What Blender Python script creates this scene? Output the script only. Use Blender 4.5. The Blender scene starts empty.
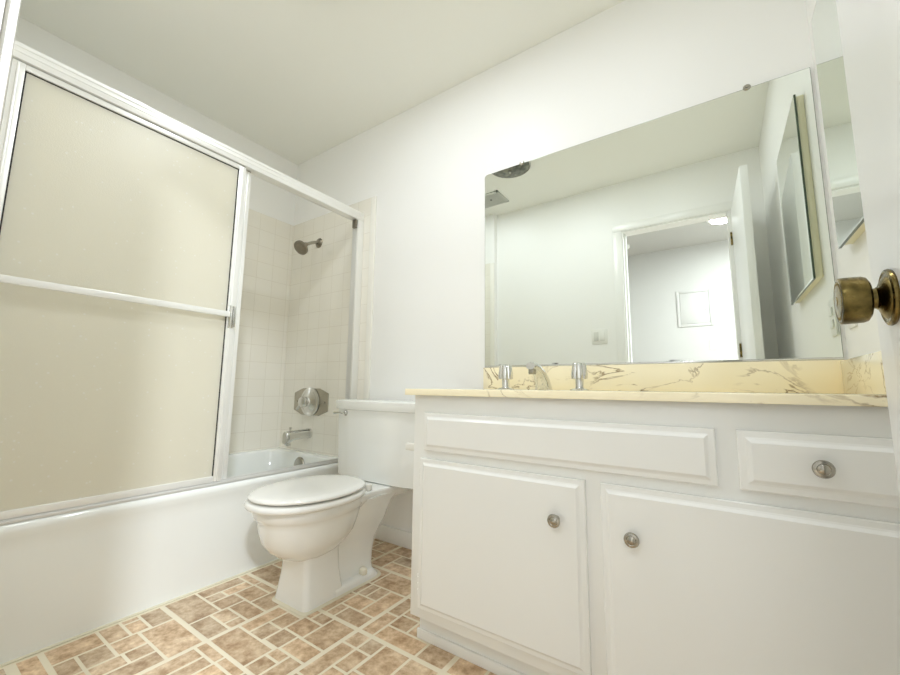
import bpy, bmesh, math, random
from math import sin, cos, pi, radians
from mathutils import Vector, Matrix

random.seed(7)
scene = bpy.context.scene
col = scene.collection

# ------------------------------------------------------------------ camera, world, light, exposure
cam_d = bpy.data.cameras.new('camera')
cam_d.sensor_fit = 'HORIZONTAL'
cam_d.sensor_width = 36.0
cam_d.lens = 392.79 / 900 * 36.0
cam_d.clip_start = 0.005
cam = bpy.data.objects.new('camera', cam_d)
col.objects.link(cam)
yaw, pit, rol = 0.5994, 0.1278, 0.0115
fwd = Vector((-sin(yaw) * cos(pit), cos(yaw) * cos(pit), sin(pit)))
rgt = Vector((cos(yaw), sin(yaw), 0))
upv = rgt.cross(fwd)
r2 = cos(rol) * rgt + sin(rol) * upv
u2 = -sin(rol) * rgt + cos(rol) * upv
M = Matrix((r2, u2, -fwd)).transposed().to_4x4()
M.translation = Vector((0, 0, 0.8))
cam.matrix_world = M
scene.camera = cam

world = bpy.data.worlds.new('world')
scene.world = world
world.use_nodes = True
world.node_tree.nodes['Background'].inputs[0].default_value = (1, 1, 1, 1)
world.node_tree.nodes['Background'].inputs[1].default_value = 0.0

scene.view_settings.view_transform = 'Standard'
scene.view_settings.look = 'None'
scene.view_settings.gamma = 1
scene.view_settings.use_curve_mapping = False
scene.view_settings.exposure = 0.17
scene.cycles.use_denoising = True
scene.cycles.max_bounces = 24
scene.cycles.diffuse_bounces = 20
scene.cycles.glossy_bounces = 6
scene.cycles.transmission_bounces = 8
scene.cycles.caustics_reflective = True
scene.cycles.caustics_refractive = False
scene.cycles.sample_clamp_indirect = 3

BATH_AND_FILL_LAMPS = [(-0.95, 0.80), (-0.25, 0.80), (-1.62, 0.50)]       # recessed downlights, lens flush with the ceiling; all but the first added unseen fill
HALL_AND_FILL_LAMPS = [(0.13, -1.10), (1.02, -0.68), (-1.30, -0.95)]  # first lamp shows in the mirror; the others are added, unseen fill
Z_LAMP = 2.437
BATH_WATTS = [6.6, 2.5, 3.8]
HALL_WATTS = [9.0, 100.0, 4.0]
LAMP_COLOR = (0.89, 0.945, 1.0)


def disc_light(name, loc, watts, radius, color):
    ld = bpy.data.lights.new(name, 'AREA')
    ld.shape = 'DISK'
    ld.size = radius * 2
    ld.energy = watts
    ld.color = color
    lo = bpy.data.objects.new(name, ld)
    lo.location = loc
    col.objects.link(lo)
    return lo


for (lx, ly), w in zip(BATH_AND_FILL_LAMPS, BATH_WATTS):
    disc_light('bath_lamp_and_fill_light', (lx, ly, Z_LAMP - 0.0065), w, 0.065, LAMP_COLOR)
for (lx, ly), w in zip(HALL_AND_FILL_LAMPS, HALL_WATTS):
    disc_light('hall_lamp_and_fill_light', (lx, ly, Z_LAMP - 0.041), w, 0.11, LAMP_COLOR)

# ------------------------------------------------------------------ materials


def new_mat(name):
    m = bpy.data.materials.new(name)
    m.use_nodes = True
    nt = m.node_tree
    return m, nt, nt.nodes['Principled BSDF']


def node(nt, t, **kw):
    n = nt.nodes.new(t)
    for k, v in kw.items():
        setattr(n, k, v)
    return n


def noise_bump(nt, b, scale, strength, dist=0.001, detail=2.0):
    tc = node(nt, 'ShaderNodeTexCoord')
    nz = node(nt, 'ShaderNodeTexNoise')
    nz.inputs['Scale'].default_value = scale
    nz.inputs['Detail'].default_value = detail
    bp = node(nt, 'ShaderNodeBump')
    bp.inputs['Strength'].default_value = strength
    bp.inputs['Distance'].default_value = dist
    nt.links.new(tc.outputs['Object'], nz.inputs['Vector'])
    nt.links.new(nz.outputs['Fac'], bp.inputs['Height'])
    nt.links.new(bp.outputs['Normal'], b.inputs['Normal'])
    return nz


def simple(name, colr, rough=0.5, metal=0.0, bump=None, coat=0.0, var=0.0):
    m, nt, b = new_mat(name)
    b.inputs['Base Color'].default_value = (*colr, 1)
    b.inputs['Roughness'].default_value = rough
    b.inputs['Metallic'].default_value = metal
    if coat:
        b.inputs['Coat Weight'].default_value = coat
        b.inputs['Coat Roughness'].default_value = 0.04
    if bump:
        noise_bump(nt, b, *bump)
    if var:
        tc = node(nt, 'ShaderNodeTexCoord')
        nz = node(nt, 'ShaderNodeTexNoise')
        nz.inputs['Scale'].default_value = 6
        nz.inputs['Detail'].default_value = 5
        mx = node(nt, 'ShaderNodeMix', data_type='RGBA')
        mx.inputs[6].default_value = (*colr, 1)
        mx.inputs[7].default_value = (*[c * (1 - var) for c in colr], 1)
        nt.links.new(tc.outputs['Object'], nz.inputs['Vector'])
        nt.links.new(nz.outputs['Fac'], mx.inputs[0])
        nt.links.new(mx.outputs[2], b.inputs['Base Color'])
    return m


WALL = simple('wall_paint', (0.895, 0.895, 0.885), 0.45, bump=(160, 0.12, 0.001))
CEIL = simple('ceiling_paint', (0.90, 0.905, 0.865), 0.7, bump=(120, 0.2, 0.001))
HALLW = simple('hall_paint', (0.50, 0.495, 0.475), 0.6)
TRIM = simple('trim_paint', (0.87, 0.87, 0.855), 0.3)
DOORP = simple('door_paint', (0.87, 0.875, 0.87), 0.28, bump=(40, 0.05, 0.001))
CAB = simple('cabinet_paint', (0.865, 0.875, 0.865), 0.22, bump=(55, 0.06, 0.001))
TUB = simple('tub_enamel', (0.86, 0.885, 0.875), 0.10, coat=0.4)
PORC = simple('porcelain', (0.87, 0.885, 0.875), 0.06, coat=0.6)
SEATM = simple('seat_plastic', (0.85, 0.85, 0.83), 0.10, coat=0.3)
CAPM = simple('bolt_cap_plastic', (0.86, 0.83, 0.71), 0.35)
ALU = simple('white_aluminium', (0.88, 0.88, 0.86), 0.30, metal=0.30)
ALUG = simple('satin_aluminium', (0.72, 0.72, 0.71), 0.34, metal=0.45, bump=(90, 0.05, 0.0005))
CHROME = simple('chrome', (0.72, 0.72, 0.70), 0.12, metal=1.0)
STEEL = simple('brushed_nickel', (0.42, 0.40, 0.35), 0.26, metal=1.0, bump=(200, 0.08, 0.0005))
DKNICK = simple('dark_nickel', (0.30, 0.27, 0.22), 0.30, metal=1.0, bump=(120, 0.06, 0.0005))
PLATE = simple('valve_plate_steel', (0.50, 0.47, 0.40), 0.22, metal=1.0, var=0.25)
RUBBER = simple('dark_gap', (0.03, 0.028, 0.025), 0.7)
PLASTIC = simple('white_plastic', (0.83, 0.83, 0.80), 0.3)
PLASTD = simple('grey_white_plastic', (0.66, 0.67, 0.64), 0.35)
CREAM = simple('cream_paint', (0.86, 0.82, 0.62), 0.4)
GROUTC = simple('caulk', (0.80, 0.75, 0.60), 0.6, var=0.2)
HALLF = simple('hall_floor', (0.55, 0.48, 0.38), 0.5, var=0.2)
VENTM = simple('vent_grey', (0.55, 0.56, 0.52), 0.45)
BLACKM = simple('black_metal', (0.03, 0.03, 0.03), 0.4)


def mat_brass():
    m, nt, b = new_mat('antique_brass')
    b.inputs['Metallic'].default_value = 1.0
    tc = node(nt, 'ShaderNodeTexCoord')
    nz = node(nt, 'ShaderNodeTexNoise')
    nz.inputs['Scale'].default_value = 48
    nz.inputs['Detail'].default_value = 6
    cr = node(nt, 'ShaderNodeValToRGB')
    cr.color_ramp.elements[0].position = 0.3
    cr.color_ramp.elements[0].color = (0.04, 0.034, 0.012, 1)
    cr.color_ramp.elements[1].position = 0.72
    cr.color_ramp.elements[1].color = (0.33, 0.245, 0.085, 1)
    mr = node(nt, 'ShaderNodeMapRange')
    mr.inputs[3].default_value = 0.16
    mr.inputs[4].default_value = 0.36
    nt.links.new(tc.outputs['Object'], nz.inputs['Vector'])
    nt.links.new(nz.outputs['Fac'], cr.inputs[0])
    nt.links.new(nz.outputs['Fac'], mr.inputs[0])
    nt.links.new(cr.outputs[0], b.inputs['Base Color'])
    nt.links.new(mr.outputs[0], b.inputs['Roughness'])
    return m


BRASS = mat_brass()


def mat_dish():
    m, nt, b = new_mat('mottled_bronze_glass')
    tc = node(nt, 'ShaderNodeTexCoord')
    nz = node(nt, 'ShaderNodeTexNoise')
    nz.inputs['Scale'].default_value = 22
    nz.inputs['Detail'].default_value = 4
    cr = node(nt, 'ShaderNodeValToRGB')
    cr.color_ramp.elements[0].position = 0.4
    cr.color_ramp.elements[0].color = (0.05, 0.055, 0.035, 1)
    cr.color_ramp.elements[1].position = 0.65
    cr.color_ramp.elements[1].color = (0.20, 0.20, 0.15, 1)
    nt.links.new(tc.outputs['Object'], nz.inputs['Vector'])
    nt.links.new(nz.outputs['Fac'], cr.inputs[0])
    nt.links.new(cr.outputs[0], b.inputs['Base Color'])
    b.inputs['Roughness'].default_value = 0.25
    return m


DISH = mat_dish()


def mat_mirror():
    m, nt, b = new_mat('mirror_silver')
    b.inputs['Metallic'].default_value = 1.0
    b.inputs['Roughness'].default_value = 0.0
    tc = node(nt, 'ShaderNodeTexCoord')
    sep = node(nt, 'ShaderNodeSeparateXYZ')
    nt.links.new(tc.outputs['Object'], sep.inputs[0])
    # desilvered dark specks along the bottom edge
    lt = node(nt, 'ShaderNodeMapRange')
    lt.inputs[1].default_value = 0.003
    lt.inputs[2].default_value = 0.009
    lt.inputs[3].default_value = 1.0
    lt.inputs[4].default_value = 0.0
    nt.links.new(sep.outputs['Z'], lt.inputs[0])
    nz = node(nt, 'ShaderNodeTexNoise')
    nz.inputs['Scale'].default_value = 9
    nz.inputs['Detail'].default_value = 3
    nt.links.new(tc.outputs['Object'], nz.inputs['Vector'])
    gt = node(nt, 'ShaderNodeMapRange')
    gt.inputs[1].default_value = 0.60
    gt.inputs[2].default_value = 0.68
    nt.links.new(nz.outputs['Fac'], gt.inputs[0])
    mu = node(nt, 'ShaderNodeMath', operation='MULTIPLY')
    nt.links.new(lt.outputs[0], mu.inputs[0])
    nt.links.new(gt.outputs[0], mu.inputs[1])
    mx = node(nt, 'ShaderNodeMix', data_type='RGBA')
    mx.inputs[6].default_value = (0.87, 0.905, 0.86, 1)
    mx.inputs[7].default_value = (0.03, 0.03, 0.03, 1)
    nt.links.new(mu.outputs[0], mx.inputs[0])
    nt.links.new(mx.outputs[2], b.inputs['Base Color'])
    return m


MIRROR = mat_mirror()
MIRROR2 = simple('cabinet_mirror_glass', (0.84, 0.885, 0.85), 0.0, metal=1.0)
MIRREDGE = simple('mirror_edge', (0.10, 0.13, 0.10), 0.15, metal=0.5)


def mat_frost():
    m = bpy.data.materials.new('obscure_glass')
    m.use_nodes = True
    nt = m.node_tree
    nt.nodes.clear()
    out = node(nt, 'ShaderNodeOutputMaterial')
    tc = node(nt, 'ShaderNodeTexCoord')
    nz = node(nt, 'ShaderNodeTexVoronoi')
    nz.inputs['Scale'].default_value = 260
    bp = node(nt, 'ShaderNodeBump')
    bp.inputs['Strength'].default_value = 0.22
    bp.inputs['Distance'].default_value = 0.001
    nt.links.new(tc.outputs['Object'], nz.inputs['Vector'])
    nt.links.new(nz.outputs['Distance'], bp.inputs['Height'])
    tr = node(nt, 'ShaderNodeBsdfTranslucent')
    tr.inputs[0].default_value = (0.96, 0.94, 0.84, 1)
    df = node(nt, 'ShaderNodeBsdfDiffuse')
    # dried water spots
    vs = node(nt, 'ShaderNodeTexVoronoi')
    vs.inputs['Scale'].default_value = 34
    nt.links.new(tc.outputs['Object'], vs.inputs['Vector'])
    lt = node(nt, 'ShaderNodeMapRange')
    lt.inputs[1].default_value = 0.09
    lt.inputs[2].default_value = 0.13
    lt.inputs[3].default_value = 1.0
    lt.inputs[4].default_value = 0.0
    nt.links.new(vs.outputs['Distance'], lt.inputs[0])
    mx = node(nt, 'ShaderNodeMix', data_type='RGBA')
    mx.inputs[6].default_value = (0.90, 0.88, 0.79, 1)
    mx.inputs[7].default_value = (1.0, 1.0, 0.98, 1)
    nt.links.new(lt.outputs[0], mx.inputs[0])
    nt.links.new(mx.outputs[2], df.inputs[0])
    gl = node(nt, 'ShaderNodeBsdfGlossy')
    gl.inputs['Roughness'].default_value = 0.32
    m1 = node(nt, 'ShaderNodeMixShader')
    m1.inputs[0].default_value = 0.62
    nt.links.new(tr.outputs[0], m1.inputs[1])
    nt.links.new(df.outputs[0], m1.inputs[2])
    m2 = node(nt, 'ShaderNodeMixShader')
    m2.inputs[0].default_value = 0.06
    nt.links.new(m1.outputs[0], m2.inputs[1])
    nt.links.new(gl.outputs[0], m2.inputs[2])
    for s in (tr, df, gl):
        nt.links.new(bp.outputs['Normal'], s.inputs['Normal'])
    nt.links.new(m2.outputs[0], out.inputs[0])
    return m


FROST = mat_frost()


def mat_tile(name, axis, u0, v0, size=0.1115):
    m, nt, b = new_mat(name)
    b.inputs['Roughness'].default_value = 0.16
    geo = node(nt, 'ShaderNodeNewGeometry')
    sep = node(nt, 'ShaderNodeSeparateXYZ')
    nt.links.new(geo.outputs['Position'], sep.inputs[0])
    cmb = node(nt, 'ShaderNodeCombineXYZ')
    a1 = node(nt, 'ShaderNodeMath', operation='SUBTRACT')
    a1.inputs[1].default_value = u0 - 40 * size
    a2 = node(nt, 'ShaderNodeMath', operation='SUBTRACT')
    a2.inputs[1].default_value = v0 - 40 * size
    nt.links.new(sep.outputs[axis], a1.inputs[0])
    nt.links.new(sep.outputs['Z'], a2.inputs[0])
    nt.links.new(a1.outputs[0], cmb.inputs[0])
    nt.links.new(a2.outputs[0], cmb.inputs[1])
    br = node(nt, 'ShaderNodeTexBrick')
    br.offset = 0.0
    br.inputs['Color1'].default_value = (0.88, 0.855, 0.785, 1)
    br.inputs['Color2'].default_value = (0.865, 0.835, 0.76, 1)
    br.inputs['Mortar'].default_value = (0.755, 0.715, 0.63, 1)
    br.inputs['Scale'].default_value = 1.0
    br.inputs['Mortar Size'].default_value = 0.0013
    br.inputs['Mortar Smooth'].default_value = 0.3
    br.inputs['Brick Width'].default_value = size
    br.inputs['Row Height'].default_value = size
    nt.links.new(cmb.outputs[0], br.inputs['Vector'])
    nt.links.new(br.outputs['Color'], b.inputs['Base Color'])
    bp = node(nt, 'ShaderNodeBump', invert=True)
    bp.inputs['Strength'].default_value = 0.4
    bp.inputs['Distance'].default_value = 0.001
    nt.links.new(br.outputs['Fac'], bp.inputs['Height'])
    nt.links.new(bp.outputs['Normal'], b.inputs['Normal'])
    return m


TILE_TOP = 1.958
TILEB = mat_tile('wall_tile_x', 'X', -1.70, TILE_TOP)
TILEL = mat_tile('wall_tile_y', 'Y', 1.475, TILE_TOP)
BULL = simple('bullnose_tile', (0.90, 0.885, 0.83), 0.14)


def mat_marble():
    m, nt, b = new_mat('cultured_marble')
    b.inputs['Roughness'].default_value = 0.18
    b.inputs['Coat Weight'].default_value = 0.3
    tc = node(nt, 'ShaderNodeTexCoord')
    mp = node(nt, 'ShaderNodeMapping')
    mp.inputs['Rotation'].default_value = (0.3, 0.5, 0.4)
    mp.inputs['Scale'].default_value = (1.0, 1.3, 2.2)
    nt.links.new(tc.outputs['Object'], mp.inputs[0])
    n1 = node(nt, 'ShaderNodeTexNoise')
    n1.inputs['Scale'].default_value = 3.4
    n1.inputs['Detail'].default_value = 6
    n1.inputs['Roughness'].default_value = 0.55
    n1.inputs['Distortion'].default_value = 1.6
    nt.links.new(mp.outputs[0], n1.inputs['Vector'])
    s = node(nt, 'ShaderNodeMath', operation='SUBTRACT')
    s.inputs[1].default_value = 0.5
    ab = node(nt, 'ShaderNodeMath', operation='ABSOLUTE')
    nt.links.new(n1.outputs['Fac'], s.inputs[0])
    nt.links.new(s.outputs[0], ab.inputs[0])
    mr = node(nt, 'ShaderNodeMapRange')
    mr.inputs[1].default_value = 0.0
    mr.inputs[2].default_value = 0.021
    mr.inputs[3].default_value = 1.0
    mr.inputs[4].default_value = 0.0
    nt.links.new(ab.outputs[0], mr.inputs[0])
    n2 = node(nt, 'ShaderNodeTexNoise')
    n2.inputs['Scale'].default_value = 5.0
    n2.inputs['Detail'].default_value = 2
    nt.links.new(tc.outputs['Object'], n2.inputs['Vector'])
    mr2 = node(nt, 'ShaderNodeMapRange')
    mr2.inputs[1].default_value = 0.44
    mr2.inputs[2].default_value = 0.62
    nt.links.new(n2.outputs['Fac'], mr2.inputs[0])
    mu = node(nt, 'ShaderNodeMath', operation='MULTIPLY')
    nt.links.new(mr.outputs[0], mu.inputs[0])
    nt.links.new(mr2.outputs[0], mu.inputs[1])
    base = node(nt, 'ShaderNodeMix', data_type='RGBA')
    base.inputs[6].default_value = (0.95, 0.85, 0.60, 1)
    base.inputs[7].default_value = (0.96, 0.89, 0.68, 1)
    nt.links.new(n2.outputs['Fac'], base.inputs[0])
    mx = node(nt, 'ShaderNodeMix', data_type='RGBA')
    nt.links.new(mu.outputs[0], mx.inputs[0])
    nt.links.new(base.outputs[2], mx.inputs[6])
    mx.inputs[7].default_value = (0.27, 0.18, 0.08, 1)
    nt.links.new(mx.outputs[2], b.inputs['Base Color'])
    return m


MARBLE = mat_marble()


def mat_vinyl():
    m, nt, b = new_mat('vinyl_stone')
    b.inputs['Roughness'].default_value = 0.42
    at = node(nt, 'ShaderNodeAttribute')
    at.attribute_name = 'tone'
    tc = node(nt, 'ShaderNodeTexCoord')
    n1 = node(nt, 'ShaderNodeTexNoise')
    n1.inputs['Scale'].default_value = 30
    n1.inputs['Detail'].default_value = 7
    n1.inputs['Roughness'].default_value = 0.65
    nt.links.new(tc.outputs['Object'], n1.inputs['Vector'])
    cr = node(nt, 'ShaderNodeValToRGB')
    cr.color_ramp.elements[0].position = 0.33
    cr.color_ramp.elements[0].color = (0.35, 0.22, 0.115, 1)
    cr.color_ramp.elements[1].position = 0.68
    cr.color_ramp.elements[1].color = (0.78, 0.635, 0.455, 1)
    e = cr.color_ramp.elements.new(0.5)
    e.color = (0.57, 0.415, 0.27, 1)
    nt.links.new(n1.outputs['Fac'], cr.inputs[0])
    mx = node(nt, 'ShaderNodeMix', data_type='RGBA', blend_type='MULTIPLY')
    mx.inputs[0].default_value = 1.0
    nt.links.new(cr.outputs[0], mx.inputs[6])
    nt.links.new(at.outputs['Color'], mx.inputs[7])
    nt.links.new(mx.outputs[2], b.inputs['Base Color'])
    bp = node(nt, 'ShaderNodeBump')
    bp.inputs['Strength'].default_value = 0.15
    bp.inputs['Distance'].default_value = 0.001
    nt.links.new(n1.outputs['Fac'], bp.inputs['Height'])
    nt.links.new(bp.outputs['Normal'], b.inputs['Normal'])
    return m


VINYL = mat_vinyl()
GROUT = simple('vinyl_grout', (0.84, 0.77, 0.61), 0.45, var=0.10)


def mat_emit(name, c, s):
    m = bpy.data.materials.new(name)
    m.use_nodes = True
    nt = m.node_tree
    nt.nodes.clear()
    o = node(nt, 'ShaderNodeOutputMaterial')
    e = node(nt, 'ShaderNodeEmission')
    e.inputs[0].default_value = (*c, 1)
    e.inputs[1].default_value = s
    nt.links.new(e.outputs[0], o.inputs[0])
    return m


GLOW = mat_emit('lamp_glass_lit', (1, 0.97, 0.9), 3.0)

# ------------------------------------------------------------------ mesh helpers


def B():
    return bmesh.new()


def box(bm, x0, x1, y0, y1, z0, z1, bev=0.0, seg=2, mi=0):
    xs, ys, zs = sorted((x0, x1)), sorted((y0, y1)), sorted((z0, z1))
    t = bmesh.new()
    bmesh.ops.create_cube(t, size=1.0)
    for v in t.verts:
        v.co = Vector((xs[0] if v.co.x < 0 else xs[1], ys[0] if v.co.y < 0 else ys[1], zs[0] if v.co.z < 0 else zs[1]))
    if bev:
        bmesh.ops.bevel(t, geom=t.edges[:], offset=bev, segments=seg, affect='EDGES', profile=0.5, clamp_overlap=True)
    merge(bm, t, mi)


def merge(bm, t, mi=0, mat=None):
    bmesh.ops.recalc_face_normals(t, faces=t.faces[:])
    mp = {}
    for v in t.verts:
        mp[v] = bm.verts.new(mat @ v.co if mat else v.co)
    for f in t.faces:
        try:
            nf = bm.faces.new([mp[v] for v in f.verts])
            nf.material_index = mi
        except ValueError:
            pass
    t.free()


def loft(bm, rings, cap0=True, cap1=True, closed=True, mi=0, mat=None):
    t = bmesh.new()
    R = [[t.verts.new(p) for p in r] for r in rings]
    n = len(R[0])
    for a, b in zip(R[:-1], R[1:]):
        for i in range(n if closed else n - 1):
            j = (i + 1) % n
            t.faces.new((a[i], a[j], b[j], b[i]))
    if cap0:
        t.faces.new(R[0][::-1])
    if cap1:
        t.faces.new(R[-1])
    merge(bm, t, mi, mat)


def axis_mat(origin, direction):
    d = Vector(direction).normalized()
    q = Vector((0, 0, 1)).rotation_difference(d)
    return Matrix.Translation(Vector(origin)) @ q.to_matrix().to_4x4()


def lathe(bm, prof, origin, direction=(0, 0, 1), n=32, mi=0):
    """prof: list of (radius, height) along direction."""
    rings = []
    for r, h in prof:
        r = max(r, 0.00005)
        rings.append([(r * cos(2 * pi * i / n), r * sin(2 * pi * i / n), h) for i in range(n)])
    loft(bm, rings, mat=axis_mat(origin, direction), mi=mi)


def tube(bm, pts, radii, n=16, mi=0, squash=1.0):
    pts = [Vector(p) for p in pts]
    if not isinstance(radii, (list, tuple)):
        radii = [radii] * len(pts)
    rings = []
    ref = Vector((1, 0, 0))
    for i, p in enumerate(pts):
        d = (pts[min(i + 1, len(pts) - 1)] - pts[max(i - 1, 0)]).normalized()
        if abs(d.dot(ref)) > 0.95:
            ref = Vector((0, 0, 1))
        a = d.cross(ref).normalized()
        b = d.cross(a)
        rings.append([p + radii[i] * (cos(2 * pi * k / n) * a * squash + sin(2 * pi * k / n) * b) for k in range(n)])
    loft(bm, rings, mi=mi)


def rrect(x0, x1, y0, y1, r, z, n=6):
    """rounded rectangle ring, r = radius or 4 radii (x1y1, x0y1, x0y0, x1y0)"""
    rr = r if isinstance(r, (list, tuple)) else [r] * 4
    out = []
    for k, (cx, cy, sx, sy) in enumerate(((x1, y1, -1, -1), (x0, y1, 1, -1), (x0, y0, 1, 1), (x1, y0, -1, 1))):
        q = rr[k]
        for i in range(n + 1):
            a = pi / 2 * (k + i / n)
            out.append((cx + sx * q + q * cos(a), cy + sy * q + q * sin(a), z))
    return out


def egg(cx, cy, hw, front, back, z, n=48, ex=2.0):
    """egg outline, front points to -y"""
    out = []
    for i in range(n):
        a = 2 * pi * i / n
        c, s = cos(a), sin(a)
        x = hw * math.copysign(abs(c) ** (2 / ex), c)
        L = back if s > 0 else front
        out.append((cx + x, cy + L * math.copysign(abs(s) ** (2 / ex), s), z))
    return out


def finish(name, bm, mats, smooth=True, ang=32):
    me = bpy.data.meshes.new(name)
    bm.to_mesh(me)
    bm.free()
    for m in (mats if isinstance(mats, (list, tuple)) else [mats]):
        me.materials.append(m)
    if smooth:
        for p in me.polygons:
            p.use_smooth = True
        me.set_sharp_from_angle(angle=radians(ang))
    return me


def tag(o, label=None, cat=None, group=None, kind=None):
    for k, v in (('label', label), ('category', cat), ('group', group), ('kind', kind)):
        if v:
            o[k] = v
    return o


def thing(name, loc, label, cat, group=None, kind=None):
    o = bpy.data.objects.new(name, None)
    o.empty_display_size = 0.05
    o.location = loc
    col.objects.link(o)
    return tag(o, label, cat, group, kind)


def root_loc(o):
    p = Vector((0, 0, 0))
    while o is not None:
        p += Vector(o.location)
        o = o.parent
    return p


def part(name, bm, mats, parent, label=None, smooth=True, ang=32):
    """mesh built in world coordinates, hung on its thing (or part)"""
    off = root_loc(parent)
    bmesh.ops.translate(bm, verts=bm.verts[:], vec=-off)
    o = bpy.data.objects.new(name, finish(name, bm, mats, smooth, ang))
    col.objects.link(o)
    o.parent = parent
    if label:
        o['label'] = label
    return o


def solo(name, bm, mats, label=None, cat=None, group=None, kind=None, smooth=True, ang=32):
    """a thing that is one mesh; origin at the middle of its base"""
    xs = [v.co.x for v in bm.verts]
    ys = [v.co.y for v in bm.verts]
    zs = [v.co.z for v in bm.verts]
    off = Vector(((min(xs) + max(xs)) / 2, (min(ys) + max(ys)) / 2, min(zs)))
    bmesh.ops.translate(bm, verts=bm.verts[:], vec=-off)
    o = bpy.data.objects.new(name, finish(name, bm, mats, smooth, ang))
    o.location = off
    col.objects.link(o)
    return tag(o, label, cat, group, kind)


def struct(name, bm, mats, label=None, cat=None, smooth=True):
    return solo(name, bm, mats, label, cat, kind='structure', smooth=smooth)


# ------------------------------------------------------------------ room dimensions
YB = 1.62      # back wall
XL = -2.50     # wall behind the tub
XR = 0.318     # right wall
YF = 0.034     # front wall (with the doorway), room side
YH = -0.07     # front wall, hall side
ZC = 2.437
XD0, XD1 = -0.567, 0.124   # doorway
ZD = 2.04
YE = 0.085      # end wall of the tub alcove
HY = -1.87     # far hall wall
HX0, HX1 = -1.9, 1.5

# ------------------------------------------------------------------ structure
b = B(); box(b, XL - .1, XR + .1, YB, YB + .1, 0, ZC)
struct('wall_back', b, WALL, 'white painted back wall carrying the large mirror', 'wall')
b = B(); box(b, XL - .1, XL, YF, YB, 0, ZC)
struct('wall_left', b, WALL, 'white painted wall behind the bathtub', 'wall')
b = B(); box(b, XR, XR + .1, YF, YB, 0, ZC)
struct('wall_right', b, WALL, 'white painted right wall carrying the medicine cabinet', 'wall')
b = B()
box(b, XL - .1, -1.657, YF - .02, YE, 0, ZC)
box(b, XL - .1, XD0, YH, YF, 0, ZC)
box(b, XD1, XR + .1, YH, YF, 0, ZC)
box(b, XD0, XD1, YH, YF, ZD, ZC)
struct('wall_front', b, WALL, 'white wall with the doorway, seen in the mirror', 'wall')
b = B(); box(b, XL - .1, XR + .1, YF, YB + .1, ZC, ZC + .08)
struct('ceiling', b, CEIL, 'plain off-white bathroom ceiling', 'ceiling')
# hall beyond the doorway
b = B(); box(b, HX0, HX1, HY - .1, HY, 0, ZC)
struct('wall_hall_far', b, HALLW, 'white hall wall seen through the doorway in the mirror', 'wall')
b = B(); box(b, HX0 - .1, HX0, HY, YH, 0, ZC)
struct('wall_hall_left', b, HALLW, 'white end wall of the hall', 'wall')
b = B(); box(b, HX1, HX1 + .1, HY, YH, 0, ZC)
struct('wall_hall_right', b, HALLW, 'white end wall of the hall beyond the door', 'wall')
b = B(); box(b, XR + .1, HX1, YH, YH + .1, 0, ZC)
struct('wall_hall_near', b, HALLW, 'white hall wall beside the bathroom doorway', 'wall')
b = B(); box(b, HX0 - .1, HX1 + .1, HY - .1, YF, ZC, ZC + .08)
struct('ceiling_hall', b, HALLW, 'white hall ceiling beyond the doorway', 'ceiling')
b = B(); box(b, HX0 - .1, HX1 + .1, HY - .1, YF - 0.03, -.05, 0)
struct('floor_hall', b, HALLF, 'plain brown hall floor', 'floor')


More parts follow.
